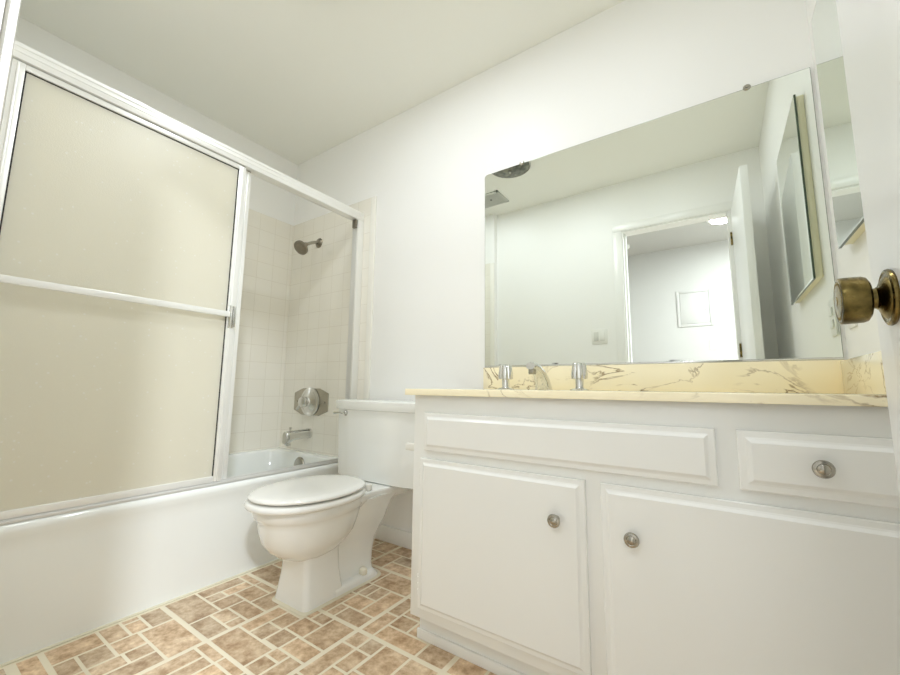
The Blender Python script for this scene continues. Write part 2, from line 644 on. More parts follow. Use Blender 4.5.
# floor: printed sheet vinyl, stones of mixed sizes in a repeating module
def build_floor():
    bm = B()
    x0, x1, y0, y1 = XL - .1, XR + .1, YF - 0.03, YB + .1
    box(bm, x0, x1, y0, y1, -.05, 0, mi=0)
    lay = bm.loops.layers.float_color.new('tone')
    for f in bm.faces:
        for l in f.loops:
            l[lay] = (1, 1, 1, 1)
    rnd = random.Random(11)
    X = [-1.728, -1.385, -1.042, -0.700, -0.358, -0.015, 0.328]
    Y = [-0.255, 0.060, 0.375, 0.688, 1.005, 1.320, 1.635]
    P = {}
    P[(0, 2)] = [(-1.728, -1.622, .375, .505), (-1.622, -1.525, .375, .432), (-1.622, -1.525, .432, .505),
                 (-1.728, -1.612, .505, .565), (-1.728, -1.695, .565, .617), (-1.695, -1.612, .565, .617),
                 (-1.728, -1.604, .617, .688), (-1.612, -1.525, .505, .582), (-1.604, -1.385, .582, .688),
                 (-1.525, -1.46, .515, .582), (-1.525, -1.46, .432, .515), (-1.46, -1.385, .432, .582),
                 (-1.525, -1.385, .375, .432)]
    P[(0, 3)] = [(-1.728, -1.525, .688, .80), (-1.525, -1.385, .688, .763), (-1.525, -1.435, .763, .822),
                 (-1.435, -1.385, .763, .822), (-1.525, -1.385, .822, .888), (-1.605, -1.525, .80, .888),
                 (-1.728, -1.66, .80, .965), (-1.66, -1.605, .80, .865), (-1.66, -1.605, .865, .965),
                 (-1.605, -1.495, .888, .968), (-1.495, -1.385, .888, 1.005), (-1.728, -1.605, .965, 1.005),
                 (-1.605, -1.495, .968, 1.005)]
    P[(1, 3)] = [(-1.385, -1.177, .688, .788), (-1.177, -1.11, .688, .76), (-1.11, -1.042, .688, .80),
                 (-1.177, -1.11, .76, .80), (-1.385, -1.322, .788, .935), (-1.322, -1.248, .788, .86),
                 (-1.322, -1.248, .86, .935), (-1.248, -1.170, .795, .87), (-1.17, -1.042, .80, .868),
                 (-1.248, -1.155, .87, .95), (-1.155, -1.042, .868, 1.005), (-1.222, -1.155, .95, 1.005),
                 (-1.385, -1.222, .95, 1.005)]
    P[(1, 4)] = [(-1.385, -1.215, 1.005, 1.16), (-1.215, -1.172, 1.005, 1.082), (-1.172, -1.042, 1.005, 1.082),
                 (-1.215, -1.12, 1.082, 1.165), (-1.12, -1.042, 1.082, 1.25), (-1.222, -1.176, 1.165, 1.252),
                 (-1.176, -1.12, 1.165, 1.252), (-1.385, -1.222, 1.16, 1.252), (-1.23, -1.042, 1.252, 1.37),
                 (-1.385, -1.23, 1.252, 1.37)]
    P[(1, 5)] = [(-1.30, -1.042, 1.38, 1.45), (-1.30, -1.16, 1.45, 1.525), (-1.16, -1.042, 1.45, 1.525),
                 (-1.385, -1.30, 1.38, 1.525), (-1.385, -1.26, 1.525, 1.635), (-1.26, -1.042, 1.525, 1.635)]
    P[(2, 3)] = [(-1.042, -.975, .935, 1.005), (-1.042, -.975, .77, .935), (-.975, -.915, .845, .935),
                 (-.975, -.912, .935, 1.005), (-.912, -.81, .868, 1.005), (-.975, -.915, .688, .845),
                 (-.915, -.81, .77, .868), (-.81, -.70, .85, 1.005), (-1.042, -.975, .688, .77),
                 (-.915, -.81, .688, .77), (-.81, -.70, .688, .85)]
    P[(2, 4)] = [(-1.042, -.98, 1.005, 1.137), (-1.042, -.98, 1.137, 1.255), (-.98, -.805, 1.005, 1.082),
                 (-.98, -.90, 1.082, 1.155), (-.90, -.805, 1.082, 1.155), (-.805, -.70, 1.005, 1.155),
                 (-.98, -.86, 1.155, 1.32), (-.86, -.70, 1.155, 1.32), (-1.042, -.98, 1.255, 1.32)]
    for i in range(6):
        for j in range(6):
            cell = P.get((i, j))
            src = cell
            if cell is None:
                k = [(0, 3), (1, 3), (0, 2), (2, 3)][(i * 2 + j) % 4]
                dx, dy = X[i] - X[k[0]], Y[j] - Y[k[1]]
                src = [(a + dx, c + dx, d + dy, e + dy) for a, c, d, e in P[k]]
            for (a, c, d, e) in src:
                g = 0.0045
                def inset(v, grid, s):
                    near = min(abs(v - q) for q in grid)
                    return v + s * (0.0085 if near < 0.006 else g)
                a2, c2 = inset(a, X, 1), inset(c, X, -1)
                d2, e2 = inset(d, Y, 1), inset(e, Y, -1)
                a2, c2 = max(a2, x0), min(c2, x1)
                d2, e2 = max(d2, y0), min(e2, y1)
                if c2 - a2 < .006 or e2 - d2 < .006:
                    continue
                z = 0.0005
                vs = [bm.verts.new((a2, d2, z)), bm.verts.new((c2, d2, z)), bm.verts.new((c2, e2, z)), bm.verts.new((a2, e2, z))]
                f = bm.faces.new(vs)
                f.material_index = 1
                t = rnd.uniform(0.84, 1.10)
                w = rnd.uniform(-0.02, 0.045)
                for l in f.loops:
                    l[lay] = (t * (1 + w), t, t * (1 - w), 1)
    return struct('floor', bm, [GROUT, VINYL], 'brown and cream stone-pattern vinyl floor', 'floor', smooth=False)


build_floor()

# tub surround tile
T = 0.008
b = B(); box(b, XL + T, -1.70, YB - T, YB, 0.36, TILE_TOP - .0)
box(b, -1.70, -1.657, YB - T - .003, YB, 0.0, TILE_TOP, bev=.004, mi=1)
struct('wall_tile_back', b, [TILEB, BULL], 'cream square tiles on the shower head wall', 'tile', smooth=True)
b = B(); box(b, XL, XL + T, YE, YB, 0.36, TILE_TOP)
struct('wall_tile_left', b, TILEL, 'cream square tiles on the long wall behind the tub', 'tile', smooth=False)
b = B(); box(b, XL + T, -1.70, YE, YE + T, 0.36, TILE_TOP)
box(b, -1.70, -1.657, YE, YE + T + .003, 0.0, TILE_TOP, bev=.004, mi=1)
struct('wall_tile_front', b, [TILEB, BULL], 'cream tiles at the near end of the tub, in the mirror', 'tile')

b = B(); box(b, -1.655, -0.865, YB - .014, YB, 0, .078, bev=.004)
struct('baseboard_back', b, TRIM, 'white baseboard behind the toilet', 'baseboard')
b = B(); box(b, -1.655, XD0 - .068, YF, YF + .014, 0, .078, bev=.004)
struct('baseboard_front', b, TRIM, 'white baseboard on the doorway wall', 'baseboard')

# doorway casing and jamb lining
b = B()
for yy, sg in ((YF, 1), (YH, -1)):
    ya, yb = sorted((yy, yy + sg * .010))
    xr0, xr1 = (XD1 + .045, XD1 + .107) if sg > 0 else (XD1 - .004, XD1 + .062)
    box(b, XD0 - .062, XD0 + .004, ya, yb, 0, ZD - .006, bev=.003)
    box(b, xr0, xr1, ya, yb, 0, ZD - .006, bev=.003)
    box(b, XD0 - .062, xr1, ya, yb, ZD - .006, ZD + .056, bev=.003)
box(b, XD0 + .0005, XD0 + .014, YH + .001, YF - .001, 0, ZD - .0005)
box(b, XD1 - .010, XD1 - .0005, YH + .001, YF - .001, 0, ZD - .0005)
box(b, XD0 + .0145, XD1 - .0105, YH + .001, YF - .001, ZD - .016, ZD - .0005)
box(b, XD0 + .0145, XD0 + .026, YH + .02, YF - .045, 0, ZD - .0165)
struct('trim_1', b, TRIM, 'white door casing around the doorway, seen in the mirror', 'door casing')

# ------------------------------------------------------------------ the open door
HINGE = Vector((0.136, 0.056, 0))
FREE = Vector((0.163, 0.682, 0))
dd = (FREE - HINGE)
DW = dd.length
dd.normalize()
nn = Vector((-dd.y, dd.x, 0))          # normal of the visible face (towards -x)
door_rot = Matrix((dd, -nn, Vector((0, 0, 1)))).transposed().to_4x4()   # local x along door, y away from the visible face


def D(x, y, z):
    return HINGE + dd * x - nn * y + Vector((0, 0, z))


door = thing('door_1', HINGE, 'white flush door standing open at the right edge', 'door', kind='structure')


def dbox(bm, x0, x1, y0, y1, z0, z1, bev=0.0):
    t = B()
    box(t, x0, x1, y0, y1, z0, z1, bev)
    for v in t.verts:
        v.co = D(*v.co)
    merge(bm, t)


b = B(); dbox(b, 0, DW, 0, .036, .012, 2.022, bev=.002)
part('door_slab', b, DOORP, door)
KS, KZ = DW - 0.070, 0.903
knob = None


def make_knob(side):
    """side=-1: on the visible face"""
    y0 = 0.0 if side < 0 else .036
    o = D(KS, y0, KZ)
    d = nn if side < 0 else -nn
    b = B()
    lathe(b, [(.0, 0), (.0300, 0), (.0310, .002), (.0302, .004), (.0275, .005), (.0268, .0042), (.0235, .0042), (.022, .006), (.017, .0085), (.013, .0100), (.0, .0100)], o, d, 48)
    r = part('door_rose', b, BRASS, door, 'round aged brass rose of the door knob' if side < 0 else None)
    b = B()
    lathe(b, [(.0, .007), (.0125, .007), (.0125, .0095), (.0113, .0102), (.0125, .0112), (.0113, .0122), (.0105, .018), (.0, .018)], o, d, 32)
    part('door_knob_neck', b, BRASS, door)
    b = B()
    lathe(b, [(.0, .016), (.011, .016), (.0205, .0172), (.0244, .0195), (.0258, .023), (.0262, .030), (.0264, .038), (.0261, .0408), (.0248, .0418),
              (.0224, .0418), (.0218, .0408), (.0193, .0408), (.0186, .0422), (.0058, .0430), (.0052, .0424), (.0047, .0424), (.0042, .0434), (.0, .0436)], o, d, 64)
    # knurled bead ring round the face
    for k in range(44):
        a = 2 * pi * k / 44
        mtx = axis_mat(o, d)
        t = B()
        bmesh.ops.create_icosphere(t, subdivisions=1, radius=.00145)
        for v in t.verts:
            v.co = mtx @ (v.co + Vector((.0206 * cos(a), .0206 * sin(a), .0413)))
        merge(b, t)
    kb = part('door_knob', b, BRASS, door, 'round aged brass door knob with beaded face' if side < 0 else None)
    return kb


make_knob(-1)
make_knob(1)
b = B(); dbox(b, DW - .002, DW + .0012, .006, .030, KZ - .028, KZ + .028)
part('latch_plate', b, BRASS, door)
for hz in (.25, 1.02, 1.78):
    b = B()
    lathe(b, [(.0, 0), (.006, 0), (.006, .09), (.0, .09)], D(-.007, -.006, hz), (0, 0, 1), 12)
    part('hinge', b, BRASS, door)

# ------------------------------------------------------------------ bathtub
XA = -1.742
tub = thing('bathtub', ((XL + XA) / 2, (YE + YB) / 2, 0), 'white enamelled bathtub with plain apron along the left wall', 'bathtub')
b = B()
tx0, ty0, ty1 = XL + T, YE + T, YB - T
ZT = 0.388
rings = []
for z, ins in ((0, .000), (.02, .0), (.30, .004), (.345, .003), (.365, -.004), (.380, -.001), (.387, .006), (ZT, .016)):
    rings.append(rrect(tx0, XA - ins, ty0, ty1, .004, z))
for ins, z, r in ((.030, ZT + .001, .03), (.048, ZT + .001, .05), (.060, ZT - .004, .07), (.068, ZT - .016, .08)):
    rings.append(rrect(tx0 + ins * .75, XA - .018 - ins, ty0 + ins, ty1 - ins * .85, r, z))
for dx, dy0, dy1, z, r in ((.085, .10, .072, .28, .09), (.10, .17, .088, .16, .10), (.125, .23, .11, .09, .11), (.17, .29, .16, .065, .10), (.25, .4, .26, .062, .08)):
    rings.append(rrect(tx0 + dx * .8, XA - .02 - dx, ty0 + dy0, ty1 - dy1, r, z))
loft(b, rings)
part('tub_shell', b, TUB, tub, ang=50)
b = B()
lathe(b, [(.0, 0), (.050, 0), (.050, .004), (.046, .009), (.033, .012), (.0, .012)], (-2.165, 1.545, .318), (0, -1, .08), 32)
part('overflow_plate', b, STEEL, tub, 'grey metal overflow plate')
b = B()
lathe(b, [(.0, 0), (.036, 0), (.036, .003), (.026, .005), (.0, .003)], (-2.13, 1.30, .062), (0, 0, 1), 24)
part('drain', b, CHROME, tub)
b = B()
box(b, XA - .004, XA + .011, ty0, ty1, 0, .005, bev=.002)
part('caulk_bead', b, GROUTC, tub, 'yellowed caulk line along the floor')

# ------------------------------------------------------------------ shower door frame
XS = -1.780                         # centre of the track
encl = thing('shower_door_frame', (XS, (YE + YB) / 2, ZT), 'white aluminium header, track and jambs standing on the tub rim', 'shower frame')
b = B()
box(b, XS - .026, XS + .026, YE + T, YB - T, 1.812, 1.866, bev=.003)
for zz in (1.832, 1.850):
    box(b, XS + .024, XS + .0272, YE + T, YB - T, zz, zz + .008, bev=.0011)
part('header_rail', b, ALU, encl)
b = B()
box(b, XS - .026, XS + .030, YE + T, YB - T, ZT + .0005, ZT + .010, bev=.002)
box(b, XS + .020, XS + .024, YE + T, YB - T, ZT + .008, ZT + .013, bev=.002)
box(b, XS - .004, XS + .000, YE + T, YB - T, ZT + .008, ZT + .014, bev=.001)
box(b, XS - .024, XS - .020, YE + T, YB - T, ZT + .008, ZT + .013, bev=.002)
part('bottom_track', b, ALUG, encl, 'grey satin bottom track')
for nm, ya, yb2 in (('jamb', YB - T - .046, YB - T), ('jamb', YE + T, YE + T + .026)):
    b = B()
    box(b, XS - .024, XS + .014, ya, yb2, ZT + .010, 1.812, bev=.002)
    j = part(nm, b, ALUG, encl, 'grey satin wall jamb')
    b = B()
    box(b, XS + .014, XS + .026, ya, yb2, ZT + .010, 1.812, bev=.002)
    part('jamb_cover', b, ALU, j)
    if ya > 1:
        b = B()
        box(b, XS - .014, XS + .018, ya - .014, ya + .001, 1.762, 1.811, bev=.002)
        part('bumper', b, DKNICK, j, 'dark bumper under the header')


def sliding_panel(name, x, y0, y1, label, bar):
    t = thing(name, (x, (y0 + y1) / 2, ZT + .012), label, 'shower door')
    z0, z1 = ZT + .013, 1.8075
    w = .030
    b = B(); box(b, x - .003, x + .003, y0 + .012, y1 - .012, z0 + .012, z1 - .012)
    part('glass_panel', b, FROST, t, 'pebbled obscure glass', smooth=False)
    for a in (y0, y1 - w):
        b = B()
        box(b, x - .011, x + .011, a, a + w, z0, z1, bev=.002)
        box(b, x + .009, x + .0145, a + .011, a + .017, z0 + .002, z1 - .002, bev=.002)
        part('stile', b, ALU, t)
    for za, zb in ((z0, z0 + .024), (z1 - .020, z1)):
        b = B(); box(b, x - .0105, x + .0105, y0 + w, y1 - w, za, zb, bev=.002)
        part('rail', b, ALU, t)
    b = B(); box(b, x - .009, x + .009, y1 - .016, y1 - .002, z1 + .0003, z1 + .004)
    part('roller', b, DKNICK, t, 'dark roller block')
    b = B()
    for yy in (y0 + w, y1 - w - .004):
        box(b, x - .004, x + .005, yy, yy + .004, z0 + .024, z1 - .020)
    box(b, x - .004, x + .005, y0 + w, y1 - w, z1 - .0235, z1 - .020)
    part('gasket', b, RUBBER, t, 'dark rubber gasket')
    if bar:
        b = B()
        zb = 1.106
        box(b, x + .030, x + .040, y0 + .006, y1 - .031, zb - .012, zb + .012, bev=.003)
        for yy in (y0 + .012, y1 - .046):
            box(b, x + .010, x + .032, yy, yy + .014, zb - .009, zb + .009, bev=.002)
        part('towel_bar', b, ALU, t, 'white towel bar across the panel')
        b = B()
        box(b, x + .010, x + .013, y1 - .027, y1 - .003, 1.050, 1.150, bev=.001)
        box(b, x + .013, x + .030, y1 - .027, y1 - .023, 1.053, 1.147, bev=.001)
        box(b, x + .013, x + .030, y1 - .008, y1 - .004, 1.053, 1.147, bev=.001)
        part('pull_handle', b, CHROME, t, 'small chrome pull')
    return t


sliding_panel('sliding_shower_door', XS + .009, .138, .878, 'front sliding shower door, obscure glass with white towel bar', True)
sliding_panel('sliding_shower_door', XS - .0145, .150, .915, 'rear sliding shower door tucked behind the one with towel bar', False)

# ------------------------------------------------------------------ shower fittings
t = thing('wall_shower', (-2.185, YB - T, 1.765), 'dark nickel shower head on a bent arm high on the tile', 'shower head')
b = B()
lathe(b, [(.0, 0), (.034, 0), (.034, .003), (.028, .009), (.014, .015), (.0, .015)], (-2.185, YB - T, 1.765), (0, -1, 0), 32)
part('flange', b, DKNICK, t)
b = B()
arm = [(-2.185, 1.606, 1.763), (-2.186, 1.582, 1.761), (-2.187, 1.560, 1.752), (-2.188, 1.535, 1.738), (-2.190, 1.510, 1.724)]
tube(b, arm, .0105, 14)
part('arm', b, STEEL, t)
b = B()
hd = Vector((.12, -.74, -.66)).normalized()
lathe(b, [(.0, 0), (.015, 0), (.017, .01), (.013, .020), (.016, .028), (.028, .036), (.042, .044), (.048, .050), (.048, .062), (.045, .065), (.038, .065), (.037, .063), (.026, .063), (.025, .065), (.0, .065)],
      (-2.190, 1.515, 1.727), hd, 40)
part('shower_head', b, DKNICK, t)

t = thing('shower_valve', (-2.178, YB - T, .70), 'shower valve with chrome knob on a long six-sided plate', 'shower valve')
b = B()
pw, ph, cx, cz = .172, .085, -2.178, .702
poly = [(-pw, 0.055), (-.085, ph), (.085, ph), (pw, .055), (pw, -.055), (.085, -ph), (-.085, -ph), (-pw, -.055)]
r0 = [(cx + p[0], YB - T, cz + p[1]) for p in poly]
r1 = [(cx + p[0], YB - T - .004, cz + p[1]) for p in poly]
r2_ = [(cx + p[0] * .985, YB - T - .006, cz + p[1] * .975) for p in poly]
loft(b, [r0, r1, r2_])
for sx in (-.14, .14):
    lathe(b, [(.0, 0), (.006, 0), (.005, .003), (.0, .003)], (cx + sx, YB - T - .006, cz), (0, -1, 0), 12)
part('cover_plate', b, PLATE, t, 'wide brushed cover plate', ang=20)
b = B()
lathe(b, [(.0, 0), (.088, 0), (.091, .004), (.089, .009), (.075, .013), (.070, .011), (.055, .016), (.032, .026), (.027, .034), (.0, .034)], (cx, YB - T - .006, cz), (0, -1, 0), 48)
part('trim_ring', b, CHROME, t)
b = B()
o = (cx, YB - T - .038, cz)
lathe(b, [(.0, 0), (.028, 0), (.033, .008), (.034, .026), (.030, .036), (.018, .041), (.0, .042)], o, (0, -1, 0), 32)
tube(b, [(cx, YB - .066, cz), (cx - .022, YB - .072, cz - .022), (cx - .042, YB - .078, cz - .046)], [.014, .011, .009], 12)
part('handle', b, CHROME, t)

t = thing('tub_spout', (-2.178, YB - T, .505), 'chrome tub spout below the valve', 'tub spout')
b = B()
sp = []
for y, zc, hw, hh in ((YB - T, .505, .030, .031), (YB - .020, .505, .030, .031), (YB - .024, .505, .028, .028), (1.54, .504, .028, .028), (1.49, .500, .0275, .030), (1.460, .492, .0275, .038), (1.444, .489, .027, .040), (1.438, .488, .022, .035)):
    ring = []
    for i in range(24):
        a = 2 * pi * i / 24
        c, s = cos(a), sin(a)
        ring.append((-2.178 + hw * math.copysign(abs(c) ** .75, c), y, zc + hh * math.copysign(abs(s) ** .75, s)))
    sp.append(ring)
loft(b, sp)
lathe(b, [(.0, 0), (.015, 0), (.016, .014), (.0, .014)], (-2.178, 1.466, .442), (0, 0, 1), 20)
part('spout_body', b, CHROME, t, ang=40)
b = B()
lathe(b, [(.0, 0), (.004, 0), (.004, .014), (.008, .016), (.008, .022), (.0, .024)], (-2.178, 1.475, .528), (0, 0, 1), 14)
part('diverter_pull', b, CHROME, t)

# ------------------------------------------------------------------ toilet
TX = -1.358
toilet = thing('toilet', (TX, 1.2, 0), 'white two-piece toilet with closed lid between tub and vanity', 'toilet')
b = B()
cy = 1.02
ZR = .362                      # rim height
# bowl
rings = []
for z, hw, fr, bk in ((.158, .060, .055, .09), (.166, .078, .083, .11), (.182, .102, .115, .14), (.204, .122, .143, .17), (.236, .138, .166, .20), (.272, .146, .178, .215),
                      (.298, .149, .183, .225), (.312, .151, .186, .23), (.322, .157, .193, .235), (.330, .163, .201, .24), (ZR - .008, .166, .205, .24), (ZR - .002, .164, .203, .236), (ZR, .15, .19, .21)):
    rings.append(egg(TX, cy, hw, fr, bk, z, 56, 2.15))
loft(b, rings)
# pedestal column
rings = []
for z, hw, y0, y1, r in ((0, .098, .950, 1.135, .022), (.012, .098, .950, 1.135, .022), (.03, .095, .953, 1.13, .022), (.10, .084, .960, 1.12, .022), (.17, .078, .962, 1.12, .025), (.21, .085, .950, 1.13, .03), (.25, .10, .93, 1.15, .04)):
    rings.append(rrect(TX + .006 - hw, TX + .006 + hw, y0, y1, r, z))
loft(b, rings)
# foot skirt behind it
rings = []
for z, hw, r in ((0, .100, .05), (.020, .099, .05), (.030, .095, .05), (.035, .084, .045), (.036, .06, .04)):
    rings.append(rrect(TX + .006 - hw, TX + .006 + hw, 1.08, 1.345 - z, [r, r, .01, .01], z))
loft(b, rings)
# trapway body rising to the deck
rings = []
for z, hw, y0, y1, r in ((.02, .085, 1.09, 1.325, .045), (.05, .070, 1.09, 1.330, .045), (.10, .064, 1.09, 1.340, .045), (.15, .063, 1.09, 1.355, .045), (.19, .068, 1.09, 1.380, .045), (.225, .078, 1.08, 1.405, .05),
                         (.26, .086, 1.08, 1.412, .05), (.30, .094, 1.10, 1.43, .05), (.33, .104, 1.12, 1.47, .05)):
    rings.append(rrect(TX - hw, TX + hw, y0, y1, r, z))
loft(b, rings)
# deck carrying the tank: flares from the rim to the back
rings = []
for z, g in ((.306, .024), (.324, .008), (.346, .0), (.355, .003), (.357, .010)):
    pl = []
    left = [(.150, 1.10), (.135, 1.17), (.112, 1.225), (.100, 1.28), (.104, 1.33), (.112, 1.38), (.112, 1.50), (.10, 1.56)]
    for dx, yy in left:
        pl.append((TX + dx - g, yy, z))
    for dx, yy in left[::-1]:
        pl.append((TX - dx + g, yy, z))
    rings.append(pl)
loft(b, rings)
part('bowl', b, PORC, toilet, ang=48)
b = B()
loft(b, [rrect(TX + .006 - .107, TX + .006 + .107, .941, 1.354, [.055, .055, .028, .028], .0006), rrect(TX + .006 - .1045, TX + .006 + .1045, .944, 1.351, [.055, .055, .026, .026], .0045), rrect(TX + .006 - .097, TX + .006 + .097, .951, 1.344, [.05, .05, .022, .022], .008)])
part('caulk_bead', b, GROUTC, toilet, 'cream caulk around the foot')
for sd in (-1, 1):
    b = B()
    lathe(b, [(.0, 0), (.017, 0), (.0178, .009), (.0155, .019), (.008, .025), (.0, .026)], (TX + .006 + sd * .081, 1.240, .0325), (0, 0, 1), 20)
    part('bolt_cap', b, CAPM, toilet, 'cream bolt cap')
# seat
b = B()
rings = []
for z, g in ((.0025, .008), (.005, .001), (.013, -.002), (.020, .001), (.0245, .005), (.0265, .02)):
    rings.append(egg(TX, 1.022, .184 - g, .234 - g, .232 - g, ZR + z, 64, 2.12))
loft(b, rings)
part('seat', b, SEATM, toilet, ang=50)
b = B()
rings = []
for z, g in ((.0335, .006), (.035, .001), (.040, .0), (.045, .004), (.0485, .012), (.0505, .03), (.052, .07), (.0525, .12)):
    rings.append(egg(TX, 1.025, .180 - g, .229 - g, .230 - g, ZR + z, 64, 2.12))
loft(b, rings)
part('lid', b, SEATM, toilet, ang=50)
for sd in (-1, 1):
    b = B()
    box(b, TX + sd * .075 - .017, TX + sd * .075 + .017, 1.246, 1.276, ZR - .006, ZR + .026, bev=.009, seg=3)
    part('seat_hinge', b, SEATM, toilet)
for sd in (-1, 1):
    b = B()
    box(b, TX + sd * .135 - .008, TX + sd * .135 + .008, .90, .925, ZR - .0018, ZR + .0035, bev=.002)
    part('seat_bumper', b, PLASTIC, toilet)


def tank_ring(z, hw, yf, yb, ch, d=.026):
    # plan outline with gently chamfered front corners
    pts = [(TX + hw, yb), (TX - hw, yb), (TX - hw, yf + d + .012), (TX - hw + .010, yf + d), (TX - hw + ch - .012, yf + .003), (TX - hw + ch + .012, yf),
           (TX - .05, yf - .003), (TX + .05, yf - .003), (TX + hw - ch - .012, yf), (TX + hw - ch + .012, yf + .003), (TX + hw - .010, yf + d), (TX + hw, yf + d + .012)]
    return [(x, y, z) for x, y in pts]


b = B()
loft(b, [tank_ring(.3575, .274, 1.376, 1.59, .110), tank_ring(.363, .281, 1.366, 1.598, .110), tank_ring(.42, .283, 1.363, 1.60, .110), tank_ring(.60, .287, 1.358, 1.60, .112), tank_ring(.690, .288, 1.356, 1.60, .114)])
part('tank', b, PORC, toilet, ang=12)
b = B()
lr = []
for z, g in ((.688, .006), (.690, .001), (.694, -.001), (.718, -.002), (.729, -.002), (.735, .008), (.737, .02)):
    lr.append(tank_ring(z, .290 - g, 1.346 + g, 1.606 - g * .5, .09, .022))
loft(b, lr)
part('tank_lid', b, PORC, toilet, ang=30)
b = B()
lx, ly, lz = -1.555, 1.364, .670
lathe(b, [(.0, 0), (.014, 0), (.014, .006), (.009, .014), (.0, .015)], (lx, ly, lz), (-.1, -1, 0), 20)
tube(b, [(lx, ly - .012, lz), (lx - .018, ly - .018, lz + .001), (lx - .05, ly - .020, lz), (lx - .072, ly - .018, lz - .001)], [.006, .0055, .0055, .007], 12, squash=1.0)
part('flush_lever', b, CHROME, toilet, 'chrome flush lever')

# ------------------------------------------------------------------ vanity
VX0, VX1, VY, VZ0, VZ1 = -.852, XR - .002, 1.042, .092, .775
van = thing('vanity_cabinet', ((VX0 + VX1) / 2, (VY + YB) / 2, 0), 'white painted vanity cabinet under the cream marble counter', 'cabinet')
b = B()
box(b, VX0, VX1, VY, VY + .019, VZ0, VZ1, bev=.001)
box(b, VX0, VX0 + .018, VY + .0192, YB - .012, VZ0, VZ1)
box(b, VX1 - .018, VX1, VY + .0192, YB - .012, VZ0, VZ1)
box(b, VX0 + .0182, VX1 - .0182, VY + .0192, YB - .012, VZ0, VZ0 + .018)
box(b, VX0, VX1, YB - .0118, YB - .002, VZ0, VZ1)
part('carcass', b, CAB, van)
b = B()
box(b, VX0 - .001, VX1, VY + .052, YB - .02, .0006, VZ0)
box(b, VX0 - .006, VX1, VY + .042, VY + .052, .0006, .030, bev=.003)
part('toe_kick', b, CAB, van)


def raised_panel(bm, x0, x1, z0, z1, edge, depth_front=.02, rise=.007, lip=.0):
    """overlay front on the plane VY: flat border then a sloping cut up to the field"""
    yb_ = VY + .001
    y1 = VY - .013
    y2 = VY - .013 - rise

    def R(x0, x1, z0, z1, y):
        return [(x0, y, z0), (x1, y, z0), (x1, y, z1), (x0, y, z1)]
    e = edge
    def Q(k, y):
        return R(x0 + e * k, x1 - e * k, z0 + e * k, z1 - e * k, y)
    rings = [R(x0, x1, z0, z1, yb_), R(x0, x1, z0, z1, y1 + .003), Q(.10, y1), Q(.55, y1 - rise * .16), Q(.72, y1 - rise * .36), Q(.88, y1 - rise * .76), Q(1.0, y2), Q(1.03, y2)]
    loft(bm, rings)


def cab_knob(x, z, y, parent):
    b = B()
    lathe(b, [(.0, 0), (.009, 0), (.008, .004), (.0065, .011), (.010, .015), (.0155, .018), (.0165, .0215), (.0150, .025), (.0105, .0262), (.0095, .0255), (.006, .0275), (.0, .029)], (x, y, z), (0, -1, 0), 32)
    part('knob', b, STEEL, parent, 'round brushed nickel knob')


def front(name, x0, x1, z0, z1, edge, knobs=(), label=None):
    b = B()
    raised_panel(b, x0, x1, z0, z1, edge)
    p = part(name, b, CAB, van, label, ang=12)
    for kx, kz in knobs:
        cab_knob(kx, kz, VY - .0195, p)
    return p


front('drawer_front', -.803, -.015, .600, .720, .021, (), 'long fixed front without a knob')
front('drawer', .022, .285, .600, .720, .024, ((.148, .660),))
dl = front('cabinet_door', -.815, -.293, .125, .575, .021, ((-.364, .473),))
dr = front('cabinet_door', -.256, .285, .125, .575, .021, ((-.185, .466),))


def hinge(x, z, parent):
    b = B()
    box(b, x - .010, x - .002, VY - .003, VY + .001, z - .030, z + .030, bev=.001)
    for k in range(3):
        lathe(b, [(.0, 0), (.0035, .001), (.0035, .015), (.0, .016)], (x - .002, VY - .006, z - .026 + k * .018), (0, 0, 1), 10)
    lathe(b, [(.0, 0), (.0025, .002), (.0025, .005), (.0, .007)], (x - .002, VY - .006, z + .028), (0, 0, 1), 10)
    part('hinge', b, CAB, parent, 'painted-over cabinet hinge')


for z in (.515, .188):
    hinge(-.815, z, dl)
    hinge(.297, z, dr)

# ------------------------------------------------------------------ countertop with moulded basin
CX0, CX1, CY0 = -.880, XR - .002, 1.022
CZ0, CZ1 = .7755, .7965
ctr = thing('countertop', ((CX0 + CX1) / 2, (CY0 + YB) / 2, CZ0), 'cream veined marble vanity top with backsplash', 'countertop')
b = B()
bx, by, ra, rb = -.55, 1.27, .235, .165
N = 48
outer, inner = [], []
for i in range(N):
    a = 2 * pi * i / N
    c, s = cos(a), sin(a)
    inner.append((bx + ra * c, by + rb * s))
    # ray to the rectangle
    tx = ((CX1 - bx) / c if c > 1e-9 else (CX0 - bx) / c if c < -1e-9 else 1e9)
    ty = ((YB - .002 - by) / s if s > 1e-9 else (CY0 - by) / s if s < -1e-9 else 1e9)
    q = min(tx, ty)
    outer.append([bx + q * c, by + q * s])
for cxr, cyr in ((CX0, CY0), (CX1, CY0), (CX0, YB - .002), (CX1, YB - .002)):
    k = min(range(N), key=lambda i: (outer[i][0] - cxr) ** 2 + (outer[i][1] - cyr) ** 2)
    outer[k] = [cxr, cyr]


def ring(pts, z, g=0.0):
    return [(min(max(x, CX0 + g), CX1 - g), min(max(y, CY0 + g), YB - .002 - g), z) for x, y in pts]


def basin(k, z):
    return [(bx + (x - bx) * k, by + (y - by) * k, z) for x, y in inner]


